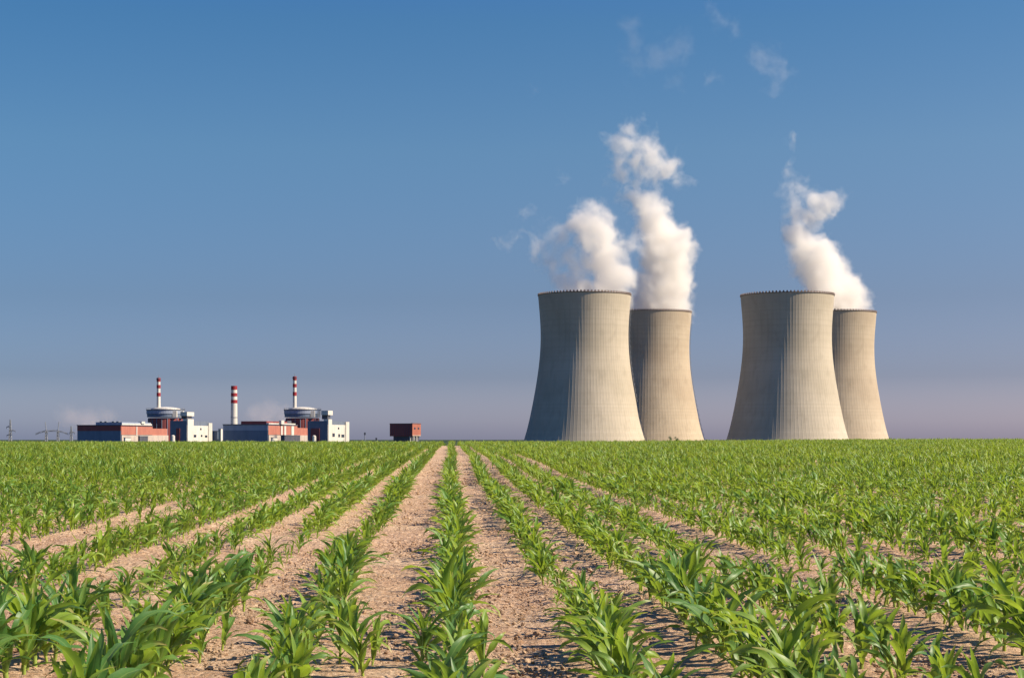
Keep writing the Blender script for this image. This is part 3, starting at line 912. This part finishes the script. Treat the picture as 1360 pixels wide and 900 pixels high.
# ------------------------------------------------------------------ two trees before the second tower
def tree(px, top, D, wpx, label, seed):
    r = random.Random(seed); g = float(ground_z(0, D)); H = Z(top, D) - g; m = D / F
    t = empty("tree", (X(px, D), D, g), 0, label, "tree", "trees at the foot of the towers")
    mb = MB(); mb.lathe([(.45, 0), (.3, H * .35), (.18, H * .7)], 9)
    for i in range(6):
        a = r.uniform(0, 6.28); mb.bar((0, 0, H * (.35 + .05*i)), (math.cos(a) * wpx*m*.35, math.sin(a) * wpx*m*.35, H * (.6 + .04*i)), .16)
    mb.build("trunk", M_BARK, t)
    mb = MB()
    cl_ = [Vector((r.gauss(0, .24) * wpx * m, r.gauss(0, .24) * wpx * m, H * r.uniform(.45, .93))) for _ in range(14)]
    for i in range(1500):
        c = r.choice(cl_); p = c + Vector([r.gauss(0, .55) for _ in range(3)])
        if p.z > H: p.z = H - r.random()
        u = Vector([r.gauss(0, 1) for _ in range(3)]).normalized(); v_ = u.orthogonal().normalized(); s = r.uniform(.15, .3)
        mb.add([p - u*s, p + v_*s*.6, p + u*s, p - v_*s*.6], [(0, 1, 2, 3)])
    mb.build("crown", M_TREE, t)
tree(889.5, 577.8, 1300, 7.5, "broader small dark tree at the foot of the tower behind the leftmost one", 1)
tree(898.5, 578.2, 1300, 3.2, "narrow small dark tree right of the broader one", 2)

# ------------------------------------------------------------------ steam and clouds (volumes)
def vol_material(name, col, dens, aniso=.2):
    m = bpy.data.materials.new(name); m.use_nodes = True; n = m.node_tree.nodes; l = m.node_tree.links
    n.clear(); o = n.new("ShaderNodeOutputMaterial"); p = n.new("ShaderNodeVolumePrincipled")
    p.inputs["Color"].default_value = (*col, 1); p.inputs["Density"].default_value = dens
    p.inputs["Anisotropy"].default_value = aniso
    l.new(p.outputs[0], o.inputs["Volume"]); return m
M_STEAM = vol_material("steam", (.985, .955, .905), 1.0)
M_CLOUD = vol_material("far_cloud", (.96, .84, .80), 1.0)  # pink tint puts warm sunlight through haze into the cloud colour

def plume(name, D, dense, wisps, label, cat, rho=.085, rho_w=.03, vox=1.15, warp=14., wscale=.03, edge=9., ero=22., kd=1.3, mat=None, seed=0, depth=1.0, soft_w=14., ero_w=30.):
    """blobs in photograph pixels (column, row, radius, depth shift in px) turned into metres at distance D"""
    mp = D / F
    def cv(b, k=1.0):
        px, py, r = b[:3]; r = r * k; dy = b[3] if len(b) > 3 else 0
        w_ = b[4] if len(b) > 4 else 1
        return (X(px, D), D + dy * mp, Z(py, D), r * mp, w_)
    Bd = [cv(b, kd) for b in dense]; Bw = [cv(b, 1.6) for b in wisps]
    allb = Bd + Bw; pad = warp + edge * .6
    mn = [min(b[i] - b[3] for b in allb) - pad for i in range(3)]; mx = [max(b[i] + b[3] for b in allb) + pad for i in range(3)]
    ctr = [(a + b) / 2 for a, b in zip(mn, mx)]; zb = mn[2]
    org = Vector((ctr[0], ctr[1], zb))
    vol = bpy.data.volumes.new(name); o = link(bpy.data.objects.new(name, vol)); o.location = org
    vol.materials.append(mat)
    ng = bpy.data.node_groups.new(name, 'GeometryNodeTree')
    ng.interface.new_socket("Geometry", in_out='INPUT', socket_type='NodeSocketGeometry')
    ng.interface.new_socket("Geometry", in_out='OUTPUT', socket_type='NodeSocketGeometry')
    N = ng.nodes; L = ng.links
    go = N.new('NodeGroupOutput'); N.new('NodeGroupInput')
    def vm(op, a, b=None, scale=None):
        q = N.new('ShaderNodeVectorMath'); q.operation = op
        for i, v in enumerate((a, b)):
            if v is None: continue
            if hasattr(v, 'is_output'): L.new(v, q.inputs[i])
            else: q.inputs[i].default_value = v
        if scale is not None: q.inputs['Scale'].default_value = scale
        return q.outputs['Value'] if op in ('LENGTH', 'DISTANCE') else q.outputs['Vector']
    def mm(op, a, b=None, c=None, clamp=False):
        q = N.new('ShaderNodeMath'); q.operation = op; q.use_clamp = clamp
        for i, v in enumerate((a, b, c)):
            if v is None: continue
            if hasattr(v, 'is_output'): L.new(v, q.inputs[i])
            else: q.inputs[i].default_value = v
        return q.outputs[0]
    pos = N.new('GeometryNodeInputPosition').outputs[0]
    def noise(vec, sc, det, rough=.55, off=0., out_='Color'):
        q = N.new('ShaderNodeTexNoise'); q.inputs['Scale'].default_value = sc; q.inputs['Detail'].default_value = det
        q.inputs['Roughness'].default_value = rough
        L.new(vm('ADD', vec, (off + seed * 37.1, off * 2.1, seed * 11.3)), q.inputs['Vector'])
        return q.outputs[1] if out_ == 'Color' else q.outputs[0]
    w1 = vm('SCALE', vm('SUBTRACT', noise(pos, wscale, 3, .6), (.5, .5, .5)), scale=warp * 2.4)
    p1 = vm('ADD', pos, w1)
    # puffs: folded noise gives the round cauliflower heads
    e1 = noise(p1, wscale * 2.2, 6, .62, 50., 'Fac')
    def chain(B):
        acc = None
        for x, y, z, r, w_ in B:
            v = mm('SUBTRACT', r, vm('DISTANCE', p1, (x - org.x, y - org.y, z - org.z)))
            acc = v if acc is None else mm('SMOOTH_MAX', acc, v, 3.0 * mp)
        return acc
    res = None
    if Bd:
        f = mm('ADD', chain(Bd), mm('MULTIPLY', mm('SUBTRACT', e1, .52), ero * 2))
        d = mm('DIVIDE', f, edge, clamp=True)
        d = mm('MULTIPLY', mm('POWER', d, 1.5), rho)
        res = d
    if Bw:
        f = mm('ADD', chain(Bw), mm('MULTIPLY', mm('SUBTRACT', e1, .50), ero_w * 2))
        d = mm('DIVIDE', f, soft_w, clamp=True)
        d = mm('MULTIPLY', mm('POWER', d, 1.6), rho_w)
        res = d if res is None else mm('MAXIMUM', res, d)
    vc = N.new('GeometryNodeVolumeCube')
    lo = [a - b for a, b in zip(mn, org)]; hi = [a - b for a, b in zip(mx, org)]
    vc.inputs['Min'].default_value = lo; vc.inputs['Max'].default_value = hi
    for ax, i in (('X', 0), ('Y', 1), ('Z', 2)): vc.inputs['Resolution ' + ax].default_value = max(8, int((hi[i] - lo[i]) / vox))
    L.new(res, vc.inputs['Density'])
    sm = N.new('GeometryNodeSetMaterial'); sm.inputs['Material'].default_value = mat
    L.new(vc.outputs[0], sm.inputs[0]); L.new(sm.outputs[0], go.inputs[0])
    md = o.modifiers.new("steam", 'NODES'); md.node_group = ng
    tag(o, label, cat, None, "stuff")
    return o

plume("steam_plume", 1395,
      [(806, 390, 22), (815, 366, 21), (808, 344, 20), (802, 322, 19), (795, 302, 19), (786, 287, 17), (768, 285, 13), (752, 382, 13), (742, 372, 9), (770, 384, 18), (818, 310, 11), (785, 350, 14), (778, 318, 14), (762, 374, 13), (766, 352, 11), (762, 300, 12), (776, 296, 14)],
      [(742, 318, 15), (728, 330, 12), (712, 325, 10), (765, 345, 16), (735, 352, 12), (690, 318, 8), (667, 322, 5), (748, 238, 6), (720, 300, 7), (700, 286, 6), (845, 320, 12)],
      "white steam billowing off the leftmost tower, thin shreds drifting left", "steam", mat=M_STEAM, seed=1, kd=1.6, rho_w=.055)
plume("steam_plume", 1588,
      [(877, 412, 36), (878, 390, 35), (884, 366, 33), (884, 344, 32), (880, 322, 29), (872, 302, 25), (866, 285, 23), (856, 268, 19), (842, 262, 12), (848, 250, 11), (836, 246, 11), (830, 232, 9), (828, 214, 8), (850, 206, 7)],
      [(832, 255, 10), (828, 234, 12), (826, 212, 14), (824, 192, 14), (838, 178, 12), (852, 195, 15), (868, 212, 16), (886, 222, 14), (870, 236, 13), (897, 236, 9), (842, 214, 13), (856, 226, 12)],
      "thickest white steam column rising from the second tower, ragged arch at its top", "steam", mat=M_STEAM, seed=2, rho_w=.06)
plume("steam_plume", 1592,
      [(1108, 412, 34), (1106, 392, 33), (1100, 372, 28), (1088, 352, 25), (1074, 334, 22), (1063, 316, 19), (1058, 302, 14), (1074, 290, 14), (1086, 276, 14), (1100, 270, 12), (1060, 280, 12), (1056, 262, 9)],
      [(1060, 286, 14), (1056, 268, 12), (1056, 250, 11), (1050, 234, 7), (1112, 264, 10), (1048, 218, 4), (1044, 262, 8), (1072, 262, 12), (1050, 188, 4)],
      "steam plume leaning left above the rightmost tower, narrowing upward", "steam", mat=M_STEAM, seed=3, rho_w=.04, kd=1.42)
plume("steam_wisp", 1450, [], [(1020, 75, 13), (1028, 92, 12), (1038, 104, 10), (1032, 122, 7), (958, 28, 9), (975, 34, 9), (940, 18, 7), (948, 104, 8)],
      "faint torn shred of steam high above the right towers", "steam", mat=M_STEAM, seed=4, rho_w=.014)
plume("steam_wisp", 1450, [], [(836, 38, 11), (842, 56, 12), (850, 80, 13), (876, 78, 16), (905, 72, 14), (910, 54, 11), (896, 104, 10), (838, 120, 7), (712, 116, 6)],
      "very faint steam haze high above the left towers", "steam", mat=M_STEAM, seed=5, rho_w=.0045)
for i, (bl, lab) in enumerate((
    ([(92, 552, 13), (104, 556, 12), (122, 556, 13), (142, 554, 12), (118, 566, 16)], "faint pinkish far cloud low behind the left turbine hall"),
    ([(340, 550, 13), (360, 545, 13), (378, 552, 14), (350, 558, 14)], "faint pinkish far cloud low between chimney and right reactor"),
    ([(1230, 566, 20), (1265, 562, 18), (1300, 562, 20), (1340, 560, 22), (1370, 562, 20)], "faint pink cloud bank low at the right edge"))):
    plume("far_cloud", 9000, [], bl, lab, "cloud", rho_w=.0034 if i < 2 else .0008, vox=9, warp=45, wscale=.006, edge=60, soft_w=60, ero_w=60, mat=M_CLOUD, seed=10 + i)
